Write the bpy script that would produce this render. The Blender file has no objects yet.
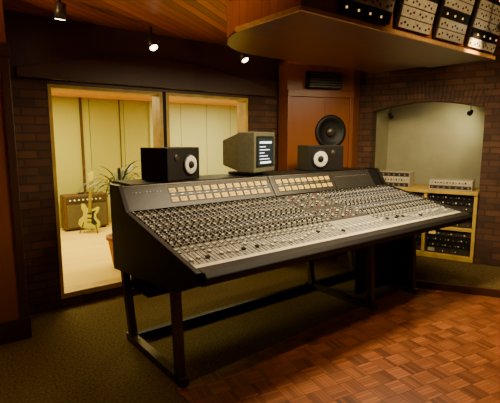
import bpy, math, random
from mathutils import Vector, Matrix
random.seed(7)
scn=bpy.context.scene
# ---------------------------------------------------------------- materials
def newmat(n):
    m=bpy.data.materials.new(n); m.use_nodes=True
    return m, m.node_tree, m.node_tree.nodes["Principled BSDF"]
def N(nt,t,**k):
    n=nt.nodes.new(t)
    for a,b in k.items(): setattr(n,a,b)
    return n
def L(nt,a,b): nt.links.new(a,b)
def math_(nt,op,a,b=None):
    n=N(nt,'ShaderNodeMath',operation=op)
    for i,x in enumerate((a,b)):
        if x is None: continue
        if isinstance(x,(int,float)): n.inputs[i].default_value=x
        else: L(nt,x,n.inputs[i])
    return n.outputs[0]
def flat(n,c,rough=.5,metal=0,emit=0,var=.15,scale=30,spec=.4):
    m,nt,b=newmat(n)
    tc=N(nt,'ShaderNodeTexCoord'); no=N(nt,'ShaderNodeTexNoise'); no.inputs['Scale'].default_value=scale
    L(nt,tc.outputs['Object'],no.inputs['Vector'])
    r=N(nt,'ShaderNodeValToRGB')
    r.color_ramp.elements[0].position=.3; r.color_ramp.elements[1].position=.7
    r.color_ramp.elements[0].color=[x*(1-var) for x in c]+[1]
    r.color_ramp.elements[1].color=[min(1,x*(1+var)) for x in c]+[1]
    L(nt,no.outputs[0],r.inputs[0]); L(nt,r.outputs[0],b.inputs['Base Color'])
    b.inputs['Roughness'].default_value=rough; b.inputs['Metallic'].default_value=metal
    b.inputs['Specular IOR Level'].default_value=spec
    return m
def planks(n,c1,c2,w=.09,rot=0,axis='XY',rough=.45,gap=.04,gapdark=.25,spec=.5):
    m,nt,b=newmat(n)
    tc=N(nt,'ShaderNodeTexCoord'); mp=N(nt,'ShaderNodeMapping'); mp.inputs['Rotation'].default_value=(0,0,rot)
    if axis=='XZ':
        sp0=N(nt,'ShaderNodeSeparateXYZ'); cb=N(nt,'ShaderNodeCombineXYZ')
        L(nt,tc.outputs['Object'],sp0.inputs[0]); L(nt,sp0.outputs[2],cb.inputs[0])
        L(nt,math_(nt,'ADD',sp0.outputs[0],sp0.outputs[1]),cb.inputs[1]); L(nt,cb.outputs[0],mp.inputs[0])
    else: L(nt,tc.outputs['Object'],mp.inputs[0])
    sp=N(nt,'ShaderNodeSeparateXYZ'); L(nt,mp.outputs[0],sp.inputs[0])
    y=math_(nt,'DIVIDE',sp.outputs[1],w); fy=math_(nt,'FLOOR',y); fr=math_(nt,'FRACT',y)
    wn=N(nt,'ShaderNodeTexWhiteNoise',noise_dimensions='1D'); L(nt,fy,wn.inputs['W'])
    gr=N(nt,'ShaderNodeTexNoise'); gr.inputs['Scale'].default_value=1; 
    cb2=N(nt,'ShaderNodeCombineXYZ'); L(nt,math_(nt,'MULTIPLY',sp.outputs[0],2.5),cb2.inputs[0]); L(nt,math_(nt,'MULTIPLY',sp.outputs[1],50),cb2.inputs[1]); L(nt,fy,cb2.inputs[2])
    L(nt,cb2.outputs[0],gr.inputs['Vector'])
    f=math_(nt,'ADD',math_(nt,'MULTIPLY',wn.outputs[0],.6),math_(nt,'MULTIPLY',gr.outputs[0],.4))
    r=N(nt,'ShaderNodeValToRGB'); r.color_ramp.elements[0].position=.1; r.color_ramp.elements[1].position=.9
    r.color_ramp.elements[0].color=list(c1)+[1]; r.color_ramp.elements[1].color=list(c2)+[1]; L(nt,f,r.inputs[0])
    g=math_(nt,'GREATER_THAN',fr,gap); k=math_(nt,'ADD',math_(nt,'MULTIPLY',g,1-gapdark),gapdark)
    vm=N(nt,'ShaderNodeVectorMath',operation='SCALE'); L(nt,r.outputs[0],vm.inputs[0]); L(nt,k,vm.inputs['Scale'])
    L(nt,vm.outputs[0],b.inputs['Base Color']); b.inputs['Roughness'].default_value=rough; b.inputs['Specular IOR Level'].default_value=spec
    bp=N(nt,'ShaderNodeBump'); bp.inputs['Strength'].default_value=.4; bp.inputs['Distance'].default_value=.004
    L(nt,g,bp.inputs['Height']); L(nt,bp.outputs[0],b.inputs['Normal'])
    return m
def brick(n,c1,c2,mortar):
    m,nt,b=newmat(n)
    tc=N(nt,'ShaderNodeTexCoord'); sp=N(nt,'ShaderNodeSeparateXYZ'); cb=N(nt,'ShaderNodeCombineXYZ')
    L(nt,tc.outputs['Object'],sp.inputs[0]); L(nt,math_(nt,'ADD',sp.outputs[0],sp.outputs[1]),cb.inputs[0]); L(nt,sp.outputs[2],cb.inputs[1])
    t=N(nt,'ShaderNodeTexBrick'); L(nt,cb.outputs[0],t.inputs['Vector'])
    t.inputs['Color1'].default_value=list(c1)+[1]; t.inputs['Color2'].default_value=list(c2)+[1]; t.inputs['Mortar'].default_value=list(mortar)+[1]
    t.inputs['Scale'].default_value=1; t.inputs['Brick Width'].default_value=.22; t.inputs['Row Height'].default_value=.075; t.inputs['Mortar Size'].default_value=.008
    no=N(nt,'ShaderNodeTexNoise'); no.inputs['Scale'].default_value=6; L(nt,tc.outputs['Object'],no.inputs['Vector'])
    vm=N(nt,'ShaderNodeVectorMath',operation='SCALE'); L(nt,t.outputs['Color'],vm.inputs[0]); L(nt,math_(nt,'ADD',no.outputs[0],.5),vm.inputs['Scale'])
    L(nt,vm.outputs[0],b.inputs['Base Color']); b.inputs['Roughness'].default_value=.75
    bp=N(nt,'ShaderNodeBump'); bp.inputs['Strength'].default_value=.9; bp.inputs['Distance'].default_value=.012
    L(nt,math_(nt,'SUBTRACT',1,t.outputs['Fac']),bp.inputs['Height']); L(nt,bp.outputs[0],b.inputs['Normal'])
    return m
def parquet(n,size=.13,slats=5,rot=.2):
    m,nt,b=newmat(n)
    tc=N(nt,'ShaderNodeTexCoord'); mp=N(nt,'ShaderNodeMapping'); mp.inputs['Rotation'].default_value=(0,0,rot); mp.inputs['Scale'].default_value=(1/size,)*3
    L(nt,tc.outputs['Object'],mp.inputs[0]); sp=N(nt,'ShaderNodeSeparateXYZ'); L(nt,mp.outputs[0],sp.inputs[0])
    u,v=sp.outputs[0],sp.outputs[1]
    fu,fv=math_(nt,'FLOOR',u),math_(nt,'FLOOR',v)
    par=math_(nt,'FLOORED_MODULO',math_(nt,'ADD',fu,fv),2)
    mx=N(nt,'ShaderNodeMix',data_type='FLOAT'); L(nt,par,mx.inputs[0]); L(nt,u,mx.inputs[2]); L(nt,v,mx.inputs[3])
    s=math_(nt,'MULTIPLY',mx.outputs[0],slats); fs=math_(nt,'FLOOR',s); fr=math_(nt,'FRACT',s)
    cb=N(nt,'ShaderNodeCombineXYZ'); L(nt,fu,cb.inputs[0]); L(nt,fv,cb.inputs[1]); L(nt,fs,cb.inputs[2])
    wn=N(nt,'ShaderNodeTexWhiteNoise',noise_dimensions='3D'); L(nt,cb.outputs[0],wn.inputs['Vector'])
    cb3=N(nt,'ShaderNodeCombineXYZ'); L(nt,fu,cb3.inputs[0]); L(nt,fv,cb3.inputs[1])
    wn2=N(nt,'ShaderNodeTexWhiteNoise',noise_dimensions='3D'); L(nt,cb3.outputs[0],wn2.inputs['Vector'])
    f=math_(nt,'ADD',math_(nt,'MULTIPLY',wn.outputs[0],.45),math_(nt,'ADD',math_(nt,'MULTIPLY',wn2.outputs[0],.3),math_(nt,'MULTIPLY',par,.25)))
    r=N(nt,'ShaderNodeValToRGB'); r.color_ramp.elements[0].color=(.08,.021,.005,1); r.color_ramp.elements[1].color=(.38,.12,.028,1); L(nt,f,r.inputs[0])
    g1=math_(nt,'GREATER_THAN',fr,.09)
    g2=math_(nt,'GREATER_THAN',math_(nt,'FRACT',u),.03); g3=math_(nt,'GREATER_THAN',math_(nt,'FRACT',v),.03)
    g=math_(nt,'MULTIPLY',g1,math_(nt,'MULTIPLY',g2,g3)); k=math_(nt,'ADD',math_(nt,'MULTIPLY',g,.8),.2)
    vm=N(nt,'ShaderNodeVectorMath',operation='SCALE'); L(nt,r.outputs[0],vm.inputs[0]); L(nt,k,vm.inputs['Scale'])
    L(nt,vm.outputs[0],b.inputs['Base Color']); b.inputs['Roughness'].default_value=.34
    return m
def emis(n,c,s):
    m,nt,b=newmat(n); b.inputs['Base Color'].default_value=list(c)+[1]
    b.inputs['Emission Color'].default_value=list(c)+[1]; b.inputs['Emission Strength'].default_value=s
    return m
M={}
M['carpet']=flat('carpet_olive',(.11,.076,.022),.95,var=.5,scale=60,spec=.1)
M['parquet']=parquet('parquet_wood')
M['ceil']=planks('ceiling_boards',(.22,.045,.006),(.62,.16,.026),w=.085,rot=-math.radians(33),gap=.10,gapdark=.12)
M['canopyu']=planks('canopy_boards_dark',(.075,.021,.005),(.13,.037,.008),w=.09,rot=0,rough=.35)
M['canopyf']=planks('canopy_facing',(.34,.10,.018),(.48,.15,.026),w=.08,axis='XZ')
M['edge']=flat('pale_wood_edge',(.66,.38,.13),.45)
M['brick']=brick('brick_brown',(.13,.053,.020),(.065,.026,.011),(.048,.029,.016))
M['wood']=planks('mahogany_panel',(.20,.060,.010),(.28,.085,.015),w=.5,axis='XZ',gap=.004,rough=.3)
M['dwood']=planks('dark_timber',(.050,.018,.005),(.080,.027,.008),w=.2,axis='XZ',gap=.01)
M['pwood']=flat('pine_trim',(.66,.44,.07),.45,var=.2,scale=8)
M['lfloor']=planks('live_room_floor_boards',(.76,.54,.07),(.88,.64,.10),w=.12,rot=.0,gap=.02,gapdark=.7,rough=.4,spec=.3)
M['lwall']=planks('live_room_wall_panels',(.35,.33,.06),(.39,.37,.075),w=.62,axis='XZ',gap=.02,gapdark=.3,rough=.9)
M['lwall2']=planks('live_room_absorber_panels',(.50,.52,.27),(.55,.57,.31),w=.60,axis='XZ',gap=.02,gapdark=.35,rough=.9)
M['lceil']=planks('live_room_ceiling',(.62,.26,.03),(.74,.34,.05),w=.12)
M['plaster']=flat('plaster_cream_green',(.48,.46,.28),.9,var=.08,scale=4)
M['black']=flat('black_paint',(.010,.009,.008),.6,spec=.25)
M['vinyl']=flat('black_vinyl',(.012,.010,.009),.5,scale=80,spec=.3)
M['bridge']=flat('bridge_panel_grey',(.035,.032,.027),.4)
M['steel']=flat('dark_steel',(.09,.075,.055),.35,metal=.6)
M['panel']=flat('console_panel_grey',(.15,.142,.12),.3)
M['panel2']=flat('console_fader_panel',(.36,.345,.29),.3)
M['master']=flat('console_master_panel',(.06,.056,.05),.35)
M['line']=flat('panel_line_dark',(.01,.01,.01),.6)
M['knobD']=flat('knob_dark',(.012,.012,.012),.3)
M['knobL']=flat('knob_light',(.85,.82,.72),.25)
M['knobG']=flat('knob_grey',(.40,.39,.35),.25,metal=.3)
M['knobR']=flat('knob_red',(.45,.06,.04),.4)
M['knobB']=flat('knob_blue',(.08,.16,.35),.4)
M['strip']=flat('scribble_strip',(.78,.68,.48),.5)
M['meter']=emis('meter_face',(.72,.48,.08),.42)
M['white']=flat('speaker_cone_white',(.85,.80,.68),.6)
M['rubber']=flat('rubber_black',(.006,.006,.006),.5)
M['beige']=flat('monitor_plastic',(.12,.115,.07),.5)
M['screen']=emis('crt_screen',(.01,.02,.03),.2)
M['text']=emis('crt_text',(.8,.9,1),2.5)
M['yellow']=flat('guitar_yellow',(.40,.37,.0),.6,var=.03,spec=.05)
M['maple']=flat('maple_neck',(.20,.15,.01),.5,spec=.1)
M['ampb']=flat('amp_tolex_brown',(.10,.045,.015),.6)
M['ampg']=flat('amp_grille_cloth',(.10,.075,.03),.9,scale=150,var=.4)
M['leaf']=flat('palm_leaf',(.035,.05,.012),.5)
M['terra']=flat('terracotta',(.35,.14,.07),.8)
M['silver']=flat('brushed_alu',(.62,.56,.41),.35,metal=.1)
M['led']=emis('led_amber',(1,.55,.15),1.2)
M['bulb']=emis('lamp_bulb',(1,.82,.55),12)
M['chrome']=flat('chrome',(.6,.58,.55),.2,metal=1,var=.02)
gm=bpy.data.materials.new('window_glass'); gm.use_nodes=True; nt=gm.node_tree; nt.nodes.clear()
o=N(nt,'ShaderNodeOutputMaterial'); mx=N(nt,'ShaderNodeMixShader'); mx.inputs[0].default_value=.03
tr=N(nt,'ShaderNodeBsdfTransparent'); gl=N(nt,'ShaderNodeBsdfGlossy'); gl.inputs['Roughness'].default_value=.02
L(nt,tr.outputs[0],mx.inputs[1]); L(nt,gl.outputs[0],mx.inputs[2]); L(nt,mx.outputs[0],o.inputs[0]); M['glass']=gm

# ---------------------------------------------------------------- mesh builder
class MB:
    def __init__(s): s.v=[];s.f=[];s.m=[];s.sm=[];s.names=[]
    def mi(s,n):
        if n not in s.names: s.names.append(n)
        return s.names.index(n)
    def add(s,vs,fs,mat,T=None,smooth=False):
        o=len(s.v)
        for p in vs:
            p=Vector(p)
            if T is not None: p=T@p
            s.v.append(tuple(p))
        k=s.mi(mat)
        for f in fs: s.f.append([i+o for i in f]); s.m.append(k); s.sm.append(smooth)
    def box(s,a,b,mat,T=None):
        x0,y0,z0=a;x1,y1,z1=b
        s.add([(x0,y0,z0),(x1,y0,z0),(x1,y1,z0),(x0,y1,z0),(x0,y0,z1),(x1,y0,z1),(x1,y1,z1),(x0,y1,z1)],
              [(0,3,2,1),(4,5,6,7),(0,1,5,4),(1,2,6,5),(2,3,7,6),(3,0,4,7)],mat,T)
    def prism(s,pts,z0,z1,mat,T=None):
        n=len(pts); vs=[(x,y,z0) for x,y in pts]+[(x,y,z1) for x,y in pts]
        fs=[tuple(range(n-1,-1,-1)),tuple(range(n,2*n))]+[(i,(i+1)%n,(i+1)%n+n,i+n) for i in range(n)]
        s.add(vs,fs,mat,T)
    def lathe(s,prof,mat,T=None,n=24,smooth=True):
        vs=[];fs=[]
        for r,z in prof:
            for i in range(n):
                a=2*math.pi*i/n; vs.append((r*math.cos(a),r*math.sin(a),z))
        for j in range(len(prof)-1):
            for i in range(n):
                k=(i+1)%n; fs.append((j*n+i,j*n+k,(j+1)*n+k,(j+1)*n+i))
        fs.append(tuple(range(n-1,-1,-1))); fs.append(tuple((len(prof)-1)*n+i for i in range(n)))
        s.add(vs,fs,mat,T,smooth)
    def tube(s,p,q,r,mat,n=8):
        p=Vector(p);q=Vector(q);d=q-p
        T=Matrix.Translation(p)@d.to_track_quat('Z','Y').to_matrix().to_4x4()
        s.lathe([(r,0),(r,d.length)],mat,T,n,True)
    def beam(s,p,q,w,d,mat):
        p=Vector(p);q=Vector(q);v=q-p
        T=Matrix.Translation(p)@v.to_track_quat('Z','X').to_matrix().to_4x4()
        s.box((-w/2,-d/2,0),(w/2,d/2,v.length),mat,T)
    def obj(s,name,parent=None,bevel=0,T=None):
        me=bpy.data.meshes.new(name); me.from_pydata(s.v,[],s.f)
        for n in s.names: me.materials.append(M[n])
        me.polygons.foreach_set('material_index',s.m); me.polygons.foreach_set('use_smooth',s.sm); me.update()
        ob=bpy.data.objects.new(name,me); scn.collection.objects.link(ob)
        if T is not None: ob.matrix_world=T
        if parent: ob.parent=parent
        if bevel:
            md=ob.modifiers.new('bevel','BEVEL'); md.width=bevel; md.segments=2; md.limit_method='ANGLE'; md.angle_limit=math.radians(50)
        return ob
def empty(name,loc=(0,0,0),rz=0):
    e=bpy.data.objects.new(name,None); scn.collection.objects.link(e); e.location=loc; e.rotation_euler=(0,0,rz); return e
def frame(o,xd,yd=None,zd=None):
    x=Vector(xd).normalized(); z=Vector(zd or (0,0,1)).normalized(); y=z.cross(x)
    m=Matrix((x,y,z)).transposed().to_4x4(); return Matrix.Translation(o)@m
# ---------------------------------------------------------------- room
CZ=2.65; HZ=2.98; YW=4.2; YR=1.93
b=MB(); b.prism([(-1.6,-1.5),(6.9,-1.5),(5.9,YW),(-1.6,YW)],-.1,0,'carpet'); b.obj('floor')
b=MB(); b.prism([(1.2,-1.4),(6.2,-1.4),(4.62,1.62),(4.12,2.5),(1.2,2.32)],0.0,.008,'parquet'); b.obj('parquet_floor')
b=MB(); b.prism([(4.16,2.52),(4.66,1.64),(6.3,-1.3),(6.45,-1.3),(5.42,2.2),(4.87,3.74),(4.7,3.62),(4.25,3.6)],0.0,.075,'carpet')
b.prism([(4.13,2.5),(4.63,1.62),(6.25,-1.3),(6.3,-1.3),(4.66,1.64),(4.16,2.52)],0.0,.082,'dwood'); b.obj('carpeted_step')
b=MB()
b.box((-1.6,0,0),(1.0,.2,CZ),'brick'); b.box((3.27,0,0),(4.9,.2,CZ),'brick')
b.box((1.0,0,2.09),(3.27,.2,CZ),'dwood'); b.box((1.0,0,0),(3.27,.2,.08),'brick')
b.obj('wall_back',T=Matrix.Translation((0,YW,0)))
T=Matrix.Translation((0,YW,0))@Matrix.Rotation(math.radians(90),4,'X')
b=MB(); b.box((.68,YW-.03,2.12),(3.68,YW-.001,CZ-.002),'dwood')
b.obj('trim_3')
b=MB()
pts=[(.75,2.12),(3.6,2.12)]+[(3.6-i*2.85/12, 2.20+.20*math.sin(math.pi*i/12)) for i in range(13)]
b.prism(pts,0.032,.07,'dwood',T); b.obj('trim_1',bevel=.004)
b=MB(); b.box((0,0,0),(.15,5.7,HZ),'dwood'); b.obj('wall_left',T=Matrix.Translation((-1.75,-1.5,0)))
b=MB(); b.box((0,0,0),(8.8,.15,HZ),'dwood'); b.obj('wall_front',T=Matrix.Translation((-1.75,-1.65,0)))
b=MB(); b.box((.12,3.72,0),(.62,4.19,2.64),'wood'); b.box((.10,3.70,0),(.64,3.72,.18),'dwood'); b.box((.57,3.705,.18),(.63,3.72,2.2),'dwood'); b.box((.1,3.70,2.2),(.64,3.72,2.3),'dwood')
b.obj('wood_pilaster',bevel=.004)
b=MB(); b.prism([(-1.75,YR),(6.0,YR),(5.2,4.4),(-1.75,4.4)],CZ,CZ+.1,'ceil')
b.box((-1.75,YR,CZ+.1),(6.0,YR+.05,HZ+.1),'canopyf')
b.prism([(-1.75,-1.65),(7.1,-1.65),(6.0,YR),(-1.75,YR)],HZ,HZ+.1,'dwood'); b.obj('ceiling')
D=Vector((.331,-.944,0)).normalized(); A0=Vector((4.9,3.75,0))
TW=frame(A0,D)
b=MB()
s0,s1=.12,1.46; na=16
AZ,AH=1.97,.10
arch=[(s0+(s1-s0)*i/na, AZ+AH*math.sin(math.pi*i/na)) for i in range(na+1)]
b.box((-.47,0,0),(s0,.2,HZ),'brick'); b.box((s1,0,0),(5.7,.2,HZ),'brick')
for i in range(na):
    (xa,za),(xb,zb)=arch[i],arch[i+1]
    b.add([(xa,0,za),(xb,0,zb),(xb,0,HZ),(xa,0,HZ),(xa,.2,za),(xb,.2,zb),(xb,.2,HZ),(xa,.2,HZ)],
          [(0,1,2,3),(7,6,5,4),(0,4,5,1)],'brick')
b.obj('wall_right',T=TW)
b=MB()
for i in range(30):
    t=(i+.5)/30; x=s0-.02+(s1-s0+.04)*t; z=AZ+AH*math.sin(math.pi*t); sl=AH*math.pi*math.cos(math.pi*t)/(s1-s0)
    T=Matrix.Translation((x,0,z))@Matrix.Rotation(-math.atan(sl),4,'Y'); b.box((-.018,-.012,.0),(.018,-.002,.21),'brick',T)
b.obj('trim_2',T=TW,bevel=.003)
b=MB()
b.box((.0,1.0,0),(1.6,1.05,2.3),'plaster'); b.box((.02,.2,0),(.07,1.0,2.3),'plaster'); b.box((1.52,.2,0),(1.57,1.0,2.3),'plaster')
b.box((.02,.2,2.2),(1.57,1.0,2.25),'dwood'); b.obj('wall_alcove',T=TW)
# ---------------------------------------------------------------- live room
LC=2.30
b=MB(); b.box((-.6,4.4,-.1),(7.2,7.8,.08),'lfloor'); b.obj('floor.001')
b=MB(); b.box((-.6,0,.08),(3.6,.1,2.4),'lwall'); b.box((3.6,-.05,.08),(7.2,.1,2.4),'lwall2')
b.box((2.32,-.03,.08),(2.36,0,2.4),'dwood'); b.box((3.02,-.02,.08),(3.03,0,2.4),'dwood')
b.obj('wall_live_back',T=Matrix.Translation((0,7.72,0)))
b=MB(); b.box((0,0,.08),(.1,3.4,2.4),'lwall2'); b.obj('wall_live_right',T=Matrix.Translation((7.1,4.4,0)))
b=MB(); b.box((0,0,.08),(.1,3.4,2.4),'lwall'); b.obj('wall_live_left',T=Matrix.Translation((-.7,4.4,0)))
b=MB(); b.box((-.7,4.4,LC),(7.2,7.85,LC+.1),'lceil'); b.obj('ceiling.001')
b=MB()
z0,z1=.08,2.09
for (a,c) in ((1.0,2.13),(2.17,3.27)):
    w=.035
    b.box((a,4.22,z0),(a+w,4.4,z1),'pwood'); b.box((c-w,4.22,z0),(c,4.4,z1),'pwood')
    b.box((a+w,4.22,z0),(c-w,4.4,z0+.05),'pwood'); b.box((a+w,4.22,z1-w),(c-w,4.4,z1),'pwood')
b.box((2.13,4.22,z0),(2.17,4.38,z1),'black')
for (a,c) in ((1.035,2.095),(2.205,3.235)): b.box((a,4.30,z0+.05),(c,4.306,z1-.035),'glass')
b.obj('window_1')
e=empty('guitar_amplifier',(2.24,7.45,.08))
b=MB(); b.box((-.36,-.13,.03),(.36,.13,.6),'ampb'); b.obj('cabinet',e,bevel=.015)
b=MB(); b.box((-.325,-.145,.06),(.325,-.131,.44),'ampg'); b.box((-.325,-.14,.47),(.325,-.131,.565),'steel')
for i in range(8): b.lathe([(.015,0),(.012,.02)],'knobL',Matrix.Translation((-.27+i*.07,-.14,.515))@Matrix.Rotation(math.radians(90),4,'X'),10)
b.box((-.1,-.02,.6),(.1,.02,.625),'black')
for x in(-.3,.3): b.box((x-.03,-.08,0),(x+.03,.08,.03),'rubber')
b.obj('front_panel',e)
e=empty('electric_guitar',(2.16,7.0,.08)); e.rotation_euler=(math.radians(-8),math.radians(3),math.radians(-28)); e.scale=(.92,.92,.92)
out=[(-.06,.0),(.04,-.02),(.13,.0),(.18,.06),(.17,.13),(.11,.19),(.10,.25),(.14,.31),(.16,.38),(.12,.40),(.07,.36),(.03,.35),(-.03,.35),(-.06,.38),(-.10,.44),(-.15,.44),(-.15,.37),(-.11,.28),(-.12,.22),(-.18,.16),(-.19,.08),(-.14,.02)]
TG=Matrix.Translation((0,0,.08))@Matrix.Rotation(math.radians(90),4,'X')
b=MB(); b.prism(out,-.02,.022,'yellow',TG); b.obj('body',e,bevel=.008)
b=MB()
b.box((-.024,-.045,.38),(.024,-.02,.92),'maple'); b.box((-.022,-.049,.38),(.022,-.045,.92),'maple')
b.prism([(-.03,.84),(.03,.84),(.05,1.0),(.02,1.03),(-.045,.98)],.01,.03,'yellow',Matrix.Translation((0,-.01,.08))@Matrix.Rotation(math.radians(90),4,'X'))
b.prism([(.03,.10),(.09,.07),(.13,.10),(.07,.19),(.07,.27),(.10,.33),(.03,.31)],.022,.026,'rubber',TG)
b.box((-.04,-.03,.34),(.04,-.022,.36),'rubber'); b.box((-.04,-.03,.26),(.04,-.022,.28),'rubber'); b.box((-.04,-.035,.20),(.04,-.022,.215),'chrome')
b.obj('neck_and_hardware',e)
b=MB()
for x in(-.15,.15): b.tube((x,-.08,.005),(0,.10,.55),.008,'steel'); 
b.tube((0,.25,.04),(0,.10,.55),.008,'steel'); b.tube((-.1,-.06,.08),(.1,-.06,.08),.01,'steel'); b.obj('stand',e)
e=empty('potted_palm',(1.93,5.0,.08))
b=MB(); b.lathe([(.12,0),(.17,.32),(.19,.32),(.19,.36),(.16,.36),(.15,.31)],'terra'); b.obj('pot',e)
b=MB()
for i in range(9):
    a=i*2.4; b.tube((0.02*math.cos(a),.02*math.sin(a),.3),(.06*math.cos(a),.06*math.sin(a),.9+.03*(i%3)),.008,'leaf',6)
for i in range(80):
    a=random.uniform(0,6.28); el=random.uniform(.3,1.3); ln=random.uniform(.34,.56); w=random.uniform(.012,.02)
    p=Vector((.05*math.cos(a),.05*math.sin(a),random.uniform(.84,1.04))); vs=[];fs=[]; side=Vector((-math.sin(a),math.cos(a),0))
    for k in range(7):
        t=k/6; ww=w*math.sin(math.pi*(.08+.9*t)); vs+=[tuple(p+side*ww),tuple(p-side*ww)]
        an=el-1.6*t; p=p+Vector((math.cos(a)*math.cos(an),math.sin(a)*math.cos(an),math.sin(an)))*(ln/6)
    for k in range(6): fs.append((2*k,2*k+1,2*k+3,2*k+2))
    b.add(vs,fs,'leaf')
b.obj('fronds',e)
# ---------------------------------------------------------------- monitor column
e=empty('main_monitor_column')
b=MB(); P=[(3.71,4.0),(4.56,3.67),(4.85,3.79),(4.72,4.16),(3.71,4.16)]
b.prism(P,.0,2.64,'wood'); b.obj('cabinet',e)
TC=frame((3.71,4.0,0),(.85,-.33,0)); W=.912
def disc(b,x,z,y,prof,mat,T0,n=28):
    b.lathe(prof,mat,T0@Matrix.Translation((x,y,z))@Matrix.Rotation(math.radians(90),4,'X'),n)
b=MB()
b.box((-.0,-.03,2.12),(W,-.002,2.20),'wood',TC); b.box((.0,-.02,.1),(.05,-.002,2.12),'wood',TC); b.box((W-.05,-.02,.1),(W,-.002,2.12),'wood',TC)
b.box((-.0,-.04,2.50),(W,-.002,2.56),'canopyf',TC)
b.obj('mouldings',e,bevel=.004)
b=MB()
disc(b,.60,1.69,-.001,[(.215,0),(.215,.02),(.17,.025),(.16,.01),(.08,.005)],'rubber',TC)
disc(b,.60,1.69,-.01,[(.07,0),(.06,.02),(.02,.035)],'steel',TC)
b.obj('woofer',e)
b=MB(); b.box((.24,-.09,2.22),(.70,-.002,2.42),'black',TC)
for i in range(6): b.box((.26,-.10,2.235+i*.03),(.68,-.092,2.248+i*.03),'steel',TC)
b.obj('horn_grille',e)
# ---------------------------------------------------------------- canopy
cx0,cx1,cy0,cy1,cz=1.88,4.42,1.92,2.55,2.35
e=empty('ceiling_canopy')
arc=[(1.98,cy1)]+[(1.98+.7*(1-math.cos(t*math.pi/2/10)),cy1+.78*math.sin(t*math.pi/2/10)) for t in range(1,11)]
low=arc+[(cx1+.1,3.33),(cx1+.1,cy1)]
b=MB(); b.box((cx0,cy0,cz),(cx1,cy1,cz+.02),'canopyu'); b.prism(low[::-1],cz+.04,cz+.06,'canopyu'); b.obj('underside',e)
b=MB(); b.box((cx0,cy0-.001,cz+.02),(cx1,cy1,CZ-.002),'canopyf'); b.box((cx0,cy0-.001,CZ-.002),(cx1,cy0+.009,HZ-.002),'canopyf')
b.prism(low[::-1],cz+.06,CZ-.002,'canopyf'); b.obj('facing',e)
b=MB()
b.box((cx0-.02,cy0-.02,cz-.005),(cx1+.02,cy0-.001,cz+.025),'edge'); b.box((cx0-.02,cy0,cz-.005),(cx0,cy1,cz+.025),'edge'); b.obj('edge_trim',e,bevel=.003)
b=MB(); xs=[(2.2,2.72),(2.80,3.24),(3.32,3.76),(3.84,4.36)]
TGr=Matrix.Translation((0,cy0-.03,cz+.04))@Matrix.Rotation(math.radians(14),4,'X')
for k,(a,c) in enumerate(xs):
    b.box((a,-.0,0),(c,.02,.46),'steel',TGr)
    for r in range(6):
        z=.006+r*.076; lt=(r+k)%4!=0
        b.box((a+.012,-.008,z),(c-.012,0,z+.068),'silver' if lt else 'black',TGr)
        n=int((c-a)/.04)-1
        for i in range(n):
            xx=a+.03+i*.04
            if lt and (i*5+r*3+k)%4: b.box((xx,-.014,z+.018+.014*(i%2)),(xx+.013,-.008,z+.032+.014*(i%2)),'rubber',TGr)
            elif not lt and (i*7+r)%3==0: b.box((xx,-.013,z+.022),(xx+.012,-.008,z+.036),'led',TGr)
b.obj('effects_panels',e)
# ---------------------------------------------------------------- console
C=empty('mixing_console')
X0,X1=1.27,4.52
def yz(prof,xa,xb,mat,b):
    n=len(prof); vs=[(xa,y,z) for y,z in prof]+[(xb,y,z) for y,z in prof]
    b.add(vs,[tuple(range(n)),tuple(range(2*n-1,n-1,-1))]+[(i,i+n,(i+1)%n+n,(i+1)%n) for i in range(n)],mat)
b=MB(); yz([(2.16,.815),(2.12,.74),(2.35,.66),(3.36,.56),(3.38,1.22),(3.255,1.22),(3.13,1.03)],X0,X1,'black',b); b.obj('chassis',C)
b=MB()
for xa,xb in((X0-.04,X0-.001),(X1+.001,X1+.04)):
    yz([(2.08,.83),(2.08,.75),(2.33,.64),(3.4,.54),(3.42,1.242),(3.235,1.242),(3.10,1.055)],xa,xb,'vinyl',b)
b.obj('end_cheeks',C,bevel=.006)
b=MB()
yz([(2.15,.84),(2.06,.83),(2.03,.80),(2.04,.76),(2.09,.735),(2.15,.735)],X0,X1,'vinyl',b); b.obj('armrest',C,bevel=.008)
S0=Vector((0,2.155,.832)); es=Vector((0,.965,.205)).normalized(); nn=Vector((0,-es.z,es.y))
TS=Matrix.Translation(S0)@Matrix((Vector((1,0,0)),es,nn)).transposed().to_4x4()
b=MB(); SL=.985
b.box((X0,.30,-.015),(X1,SL,0),'panel',TS); b.box((X0,0.035,-.015),(X1,.30,0),'panel2',TS); b.box((X0,0,-.015),(X1,.035,.002),'strip',TS)
MA,MBx=2.77,3.33
b.box((MA,.30,.0),(MBx,SL,.004),'master',TS)
b.obj('control_surface',C)
kn=MB()
def knob(x,s,r,h,mat,cap=None):
    kn.lathe([(r,0),(r*.8,h)],mat,TS@Matrix.Translation((x,s,0)),8,False)
    if cap: kn.lathe([(r*.62,h),(r*.55,h+.002)],cap,TS@Matrix.Translation((x,s,0)),6,False)
cw=.0595
chans=[X0+.03+i*cw for i in range(25)]+[MBx+.03+i*cw for i in range(20)]
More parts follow.
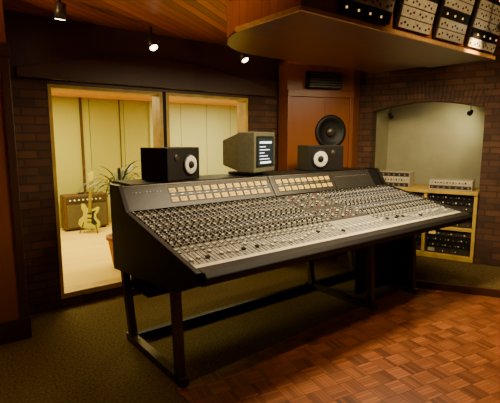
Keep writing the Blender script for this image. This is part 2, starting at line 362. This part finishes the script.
for x in chans:
    kn.box((x-cw/2-.0015,.04,0),(x-cw/2+.0015,SL-.01,.003),'line',TS)
    kn.box((x-.003,.06,0),(x+.003,.20,.001),'line',TS)
    for k in range(7): kn.box((x+.008,.06+k*.02,0),(x+.018,.064+k*.02,.001),'knobL',TS)
    fp=.08+random.random()*.09
    kn.box((x-.010,fp,.001),(x+.010,fp+.026,.014),'knobL' if random.random()<.8 else 'knobD',TS)
    for k in range(4):
        kn.box((x-.02,.212+k*.02,0),(x-.004,.222+k*.02,.005),'knobL' if k%2 else 'knobD',TS)
        kn.box((x+.006,.212+k*.02,0),(x+.02,.222+k*.02,.005),'knobG',TS)
    s=.32; r=0
    while s<SL-.02:
        m=['knobD','knobG','knobD','knobD','knobG','knobD','knobB','knobD'][r%8]
        cap='knobL' if r%5!=3 else 'knobG'
        knob(x-.012,s,.0095,.016,m,cap)
        if r%3==2: kn.box((x+.008,s-.006,0),(x+.022,s+.006,.006),'knobL',TS)
        else: knob(x+.016,s,.007,.013,'knobD' if r%2 else 'knobG','knobL' if r%4==0 else ('knobR' if r%9==4 else None))
        s+=.0335; r+=1
for i in range(11):
    for j in range(17):
        x=MA+.035+i*.049; s=.34+j*.037
        q=(i*5+j*3)%7
        if j in(6,7,12): continue
        if q<3: kn.box((x-.012,s-.007,.004),(x+.012,s+.007,.010),['knobL','knobG','knobR' if j%4==0 else 'knobG'][q],TS)
        else: knob(x,s,.010,.018,'knobG' if q<5 else 'knobD','knobL')
for i in range(9):
    x=MA+.04+i*.06; kn.box((x-.004,.06,0),(x+.004,.24,.001),'line',TS); kn.box((x-.011,.12,.001),(x+.011,.15,.016),'knobL',TS)
kn.obj('knobs_and_faders',C)
BA=Vector((0,3.125,1.045)); be=Vector((0,.125,.18)).normalized(); bn=Vector((0,-be.z,be.y))
TB=Matrix.Translation(BA)@Matrix((Vector((1,0,0)),be,bn)).transposed().to_4x4()
b=MB(); b.box((X0,.0,0),(X1-.18,.208,.012),'bridge',TB); b.box((X0,.208,0),(X1-.18,.22,.016),'steel',TB)
for x in(2.76,3.66): b.box((x-.006,0,.0),(x+.006,.22,.022),'steel',TB)
for (a,c,n) in((1.64,2.72,13),(2.82,3.62,9)):
    st=(c-a)/n
    for i in range(n):
        for s in(.045,.13):
            b.box((a+i*st+.004,s-.008,.012),(a+(i+1)*st-.006,s+.052,.014),'rubber',TB)
            b.box((a+i*st+.010,s,.014),(a+(i+1)*st-.013,s+.042,.016),'meter',TB)
            b.box((a+i*st+.012,s+.016,.016),(a+(i+1)*st-.035,s+.020,.0165),'line',TB)
        b.box((a+i*st+.02,.107,.012),(a+(i+1)*st-.03,.115,.016),'knobG',TB)
for i in range(9): b.box((1.33+i*.03,.15,.012),(1.340+i*.03,.156,.016),'knobG' if i%3 else 'knobR',TB)
for i in range(16): b.box((3.72+i*.035,.15,.012),(3.730+i*.035,.156,.016),'knobG' if i%4 else 'knobR',TB)
b.obj('meter_bridge',C)
b=MB()
for x in(1.262,3.3,4.0):
    b.beam((x,2.40,.66),(x,2.36,.03),.055,.055,'steel'); b.beam((x,3.25,.6),(x,3.12,.03),.055,.055,'steel')
    b.beam((x,2.30,.03),(x,3.2,.03),.055,.055,'steel')
b.box((1.28,3.16,.36),(4.0,3.2,.42),'steel'); b.box((3.98,2.43,.05),(4.01,3.15,.64),'black'); b.box((1.3,2.9,.42),(4.0,3.22,.575),'black')
b.box((1.29,3.1,.012),(3.97,3.15,.06),'black'); b.box((3.33,2.55,.08),(3.98,2.58,.62),'black')
b.obj('stand_frame',C)
b=MB(); b.box((1.35,3.25,1.222),(4.35,3.66,1.242),'black'); b.box((1.35,3.384,1.10),(4.35,3.40,1.222),'black'); b.obj('bridge_shelf',C)
# ---------------------------------------------------------------- things on the bridge
def speaker(name,loc,rz,w,d,h,cx,k=1):
    e=empty(name,loc,rz); b=MB(); b.box((-w/2,-d/2,0),(w/2,d/2,h),'vinyl'); b.obj('cabinet',e,bevel=.006)
    b=MB(); I=Matrix.Identity(4)
    disc(b,cx,h*.46,-d/2-.001,[(.098*k,0),(.098*k,.008),(.09*k,.01)],'rubber',I)
    disc(b,cx,h*.46,-d/2-.008,[(.082*k,0),(.078*k,.008),(.035*k,.003)],'white',I)
    disc(b,cx,h*.46,-d/2-.012,[(.032*k,0),(.028*k,.014),(.012*k,.02)],'rubber',I)
    disc(b,-cx*1.3,h*.7,-d/2-.001,[(.03,0),(.028,.006),(.012,.008)],'steel',I)
    b.obj('drivers',e)
BZ=1.247
speaker('studio_speaker',(1.80,3.44,BZ),math.radians(22),.44,.30,.28,.08,1.0)
speaker('studio_speaker.001',(3.72,3.44,BZ),math.radians(-18),.46,.26,.28,-.07,1.1)
e=empty('crt_monitor',(2.67,3.47,BZ),math.radians(22))
b=MB(); b.box((-.14,-.12,0),(.14,.14,.03),'beige')
b.box((-.215,-.21,.03),(.215,-.02,.42),'beige')
b.add([(-.205,-.02,.04),(.205,-.02,.04),(.205,-.02,.41),(-.205,-.02,.41),(-.14,.2,.09),(.14,.2,.09),(.14,.2,.34),(-.14,.2,.34)],[(0,4,5,1),(1,5,6,2),(2,6,7,3),(3,7,4,0),(4,7,6,5)],'beige')
b.obj('case',e,bevel=.01)
b=MB(); b.box((-.18,-.214,.08),(.18,-.2105,.38),'rubber'); b.box((-.155,-.218,.10),(.155,-.214,.36),'screen')
b.box((-.12,-.2195,.31),(.12,-.218,.328),'text')
for i in range(5): b.box((-.12,-.2195,.275-i*.03),(-.12+[.12,.2,.09,.16,.2][i],-.218,.281-i*.03),'text')
b.box((-.11,-.2195,.115),(.11,-.218,.132),'text'); b.obj('screen',e)
# ---------------------------------------------------------------- outboard rack in the arch
e=empty('outboard_rack_cabinet'); 
b=MB(); H=.96; q0,q1,qm=s0+.02,s1-.004,.88
b.box((q0,-.04,.08),(q1,.6,.14),'pwood',TW); b.box((q0,-.06,H-.04),(q1,.6,H),'pwood',TW)
for x in(q0,qm-.04,q1-.04): b.box((x,-.04,.14),(x+.04,.6,H-.04),'pwood',TW)
b.box((q0+.04,.5,.14),(q1-.04,.55,H-.04),'black',TW); b.box((qm,-.04,.46),(q1-.04,.3,.50),'pwood',TW)
b.obj('frame',e,bevel=.003)
b=MB()
for (a,c,za,zb,n) in((q0+.05,qm-.05,.15,.91,10),(qm+.01,q1-.05,.51,.91,6),(qm+.01,q1-.05,.15,.45,4)):
    hh=(zb-za)/n
    for i in range(n):
        z=za+i*hh; mt='black' if i%3 else 'steel'
        b.box((a,0,z),(c,.3,z+hh-.006),mt,TW)
        for j in range(int((c-a)/.03)):
            x=a+.02+j*.03
            r=(i*13+j*7)%5
            if x+.02>c: continue
            if r<2: b.box((x,-.006,z+.018),(x+.010,0,z+.030),'knobG',TW)
            elif r==2: b.box((x,-.004,z+.02),(x+.014,0,z+.035),'knobL',TW)
        if i%3==0: b.box((a+.03,-.007,z+.012),(a+.11,-.0,z+hh-.02),'meter' if i==3 else 'silver',TW)
b.obj('rack_units',e)
def unit(name,x0,x1,y0,y1,z,h,rows):
    b=MB(); b.box((x0,y0,z),(x1,y1,z+h),'silver',TW)
    for r in range(rows):
        zz=z+.01+r*h/rows; b.box((x0+.01,y0-.004,zz),(x1-.01,y0,zz+h/rows-.015),'silver' if r%2 else 'steel',TW)
        for j in range(int((x1-x0)/.035)-1):
            b.box((x0+.03+j*.035,y0-.009,zz+.01),(x0+.045+j*.035,y0-.004,zz+h/rows-.03),'rubber' if j%2 else 'knobG',TW)
    b.obj(name,bevel=.002)
unit('signal_processor',.19,.64,.02,.32,H+.001,.20,3)
unit('tape_deck',.88,1.38,.05,.35,H+.001,.12,2)
# ---------------------------------------------------------------- lamps
def spotfix(loc,aim,power,size=70,col=(1,.68,.32),name='spotlight'):
    loc=Vector(loc); aim=Vector(aim); e=empty(name,loc)
    d=(aim-loc).normalized(); T=d.to_track_quat('Z','Y').to_matrix().to_4x4()
    b=MB(); b.lathe([(.03,-.06),(.04,-.05),(.045,.06),(.042,.06),(.03,.0)],'steel',T); b.lathe([(.036,.04),(.036,.062)],'bulb',T,12)
    top=(HZ if loc.y<YR else CZ)-.002-loc.z
    b.tube((0,0,0),(0,0,top),.01,'black'); b.obj('housing',e)
    l=bpy.data.lights.new(name+'_lamp','SPOT'); l.energy=power; l.spot_size=math.radians(size); l.spot_blend=.6; l.color=col; l.shadow_soft_size=.04
    o=bpy.data.objects.new('lamp',l); scn.collection.objects.link(o); o.parent=e; o.location=d*.08; o.rotation_euler=d.to_track_quat('-Z','Y').to_euler()
spotfix((1.88,3.92,2.5),(2.1,2.9,1.0),28,80)
spotfix((2.95,3.9,2.5),(3.2,2.9,1.0),28,80)
spotfix((3.90,1.60,2.52),(4.3,3.6,1.6),36,55)
spotfix((3.5,.9,2.6),(5.6,2.0,1.2),46,75)
spotfix((2.9,.4,2.6),(3.5,1.9,2.58),55,70)  # extra unseen spot, added to brighten the canopy effects panels
spotfix((.97,3.55,2.55),(.9,4.1,0),5,80)
def area(name,loc,sx,sy,p,col,rot=(0,0,0)):
    l=bpy.data.lights.new(name,'AREA'); l.shape='RECTANGLE'; l.size=sx; l.size_y=sy; l.energy=p; l.color=col
    o=bpy.data.objects.new(name,l); scn.collection.objects.link(o); o.location=loc; o.rotation_euler=rot
def alc(x,y,z,ax,ay,az,p):
    e=empty('alcove_spotlight',TW@Vector((x,y,z))); d=((TW@Vector((ax,ay,az)))-e.location).normalized()
    T=d.to_track_quat('Z','Y').to_matrix().to_4x4(); b=MB(); b.lathe([(.02,-.04),(.035,.03),(.033,.03),(.02,.0)],'black',T); b.lathe([(.028,.0),(.028,.034)],'bulb',T,12)
    b.tube((0,0,0),(0,0,2.198-z),.006,'black'); b.obj('housing',e)
    l=bpy.data.lights.new('alcove_lamp','SPOT'); l.energy=p; l.spot_size=math.radians(100); l.spot_blend=.9; l.color=(1,.84,.46); l.shadow_soft_size=.03
    o=bpy.data.objects.new('lamp',l); scn.collection.objects.link(o); o.parent=e; o.location=d*.06; o.rotation_euler=d.to_track_quat('-Z','Y').to_euler()
alc(1.26,.45,1.94,1.0,1.0,1.72,15); alc(.27,.35,1.92,.4,1.0,1.5,1.2)
area('live_room_lamp',(1.6,6.2,LC-.02),1.2,1.2,145,(1,.86,.32))
area('live_room_lamp.001',(4.6,6.2,LC-.02),1.4,1.2,100,(1,.90,.44))
area('canopy_downlight',(2.6,2.3,2.34),1.2,.3,58,(1,.79,.46))
area('canopy_downlight.001',(3.8,2.3,2.34),1.0,.3,40,(1,.79,.46))
def down(loc,p,size=100,col=(1,.62,.28)):
    e=empty('recessed_downlight',loc); b=MB(); b.lathe([(.07,.0),(.07,-.01),(.055,-.01),(.05,-.002)],'steel'); b.lathe([(.04,-.004),(.04,-.006)],'bulb'); b.obj('trim_ring',e)
    l=bpy.data.lights.new('downlight','SPOT'); l.energy=p; l.spot_size=math.radians(size); l.spot_blend=.8; l.color=col; l.shadow_soft_size=.06
    o=bpy.data.objects.new('lamp',l); scn.collection.objects.link(o); o.parent=e; o.location=(0,0,-.03)
down((3.2,1.5,HZ-.002),130,75); down((4.9,.9,HZ-.002),50,90); down((.7,2.6,CZ-.002),15,100); down((2.2,.2,HZ-.002),42,110)
e=empty('added_uplight',(-1.5,2.6,1.95)); b=MB(); b.lathe([(.03,-.12),(.09,0),(.085,0),(.03,-.09)],'steel'); b.box((-.098,-.03,-.08),(-.04,.03,-.03),'steel'); b.obj('shade',e)  # added fixture out of view, put in to brighten the ceiling boards
l=bpy.data.lights.new('sconce_lamp','SPOT'); l.energy=420; l.spot_size=math.radians(56); l.spot_blend=.8; l.color=(1,.60,.27); l.shadow_soft_size=.08
o=bpy.data.objects.new('lamp',l); scn.collection.objects.link(o); o.parent=e; o.location=(.0,0,.03); o.rotation_euler=Vector((.88,.12,.44)).to_track_quat('-Z','Y').to_euler()
w=bpy.data.worlds.new('World'); scn.world=w; w.use_nodes=True
w.node_tree.nodes['Background'].inputs[0].default_value=(1,.75,.45,1); w.node_tree.nodes['Background'].inputs[1].default_value=.03
# ---------------------------------------------------------------- camera
cam=bpy.data.cameras.new('camera'); cam.sensor_width=36; cam.lens=430/500*36; cam.clip_start=.05
co=bpy.data.objects.new('camera',cam); scn.collection.objects.link(co); co.location=(0,0,1.6)
co.rotation_euler=Vector((.6095,.7797,-.144)).to_track_quat('-Z','Y').to_euler(); scn.camera=co
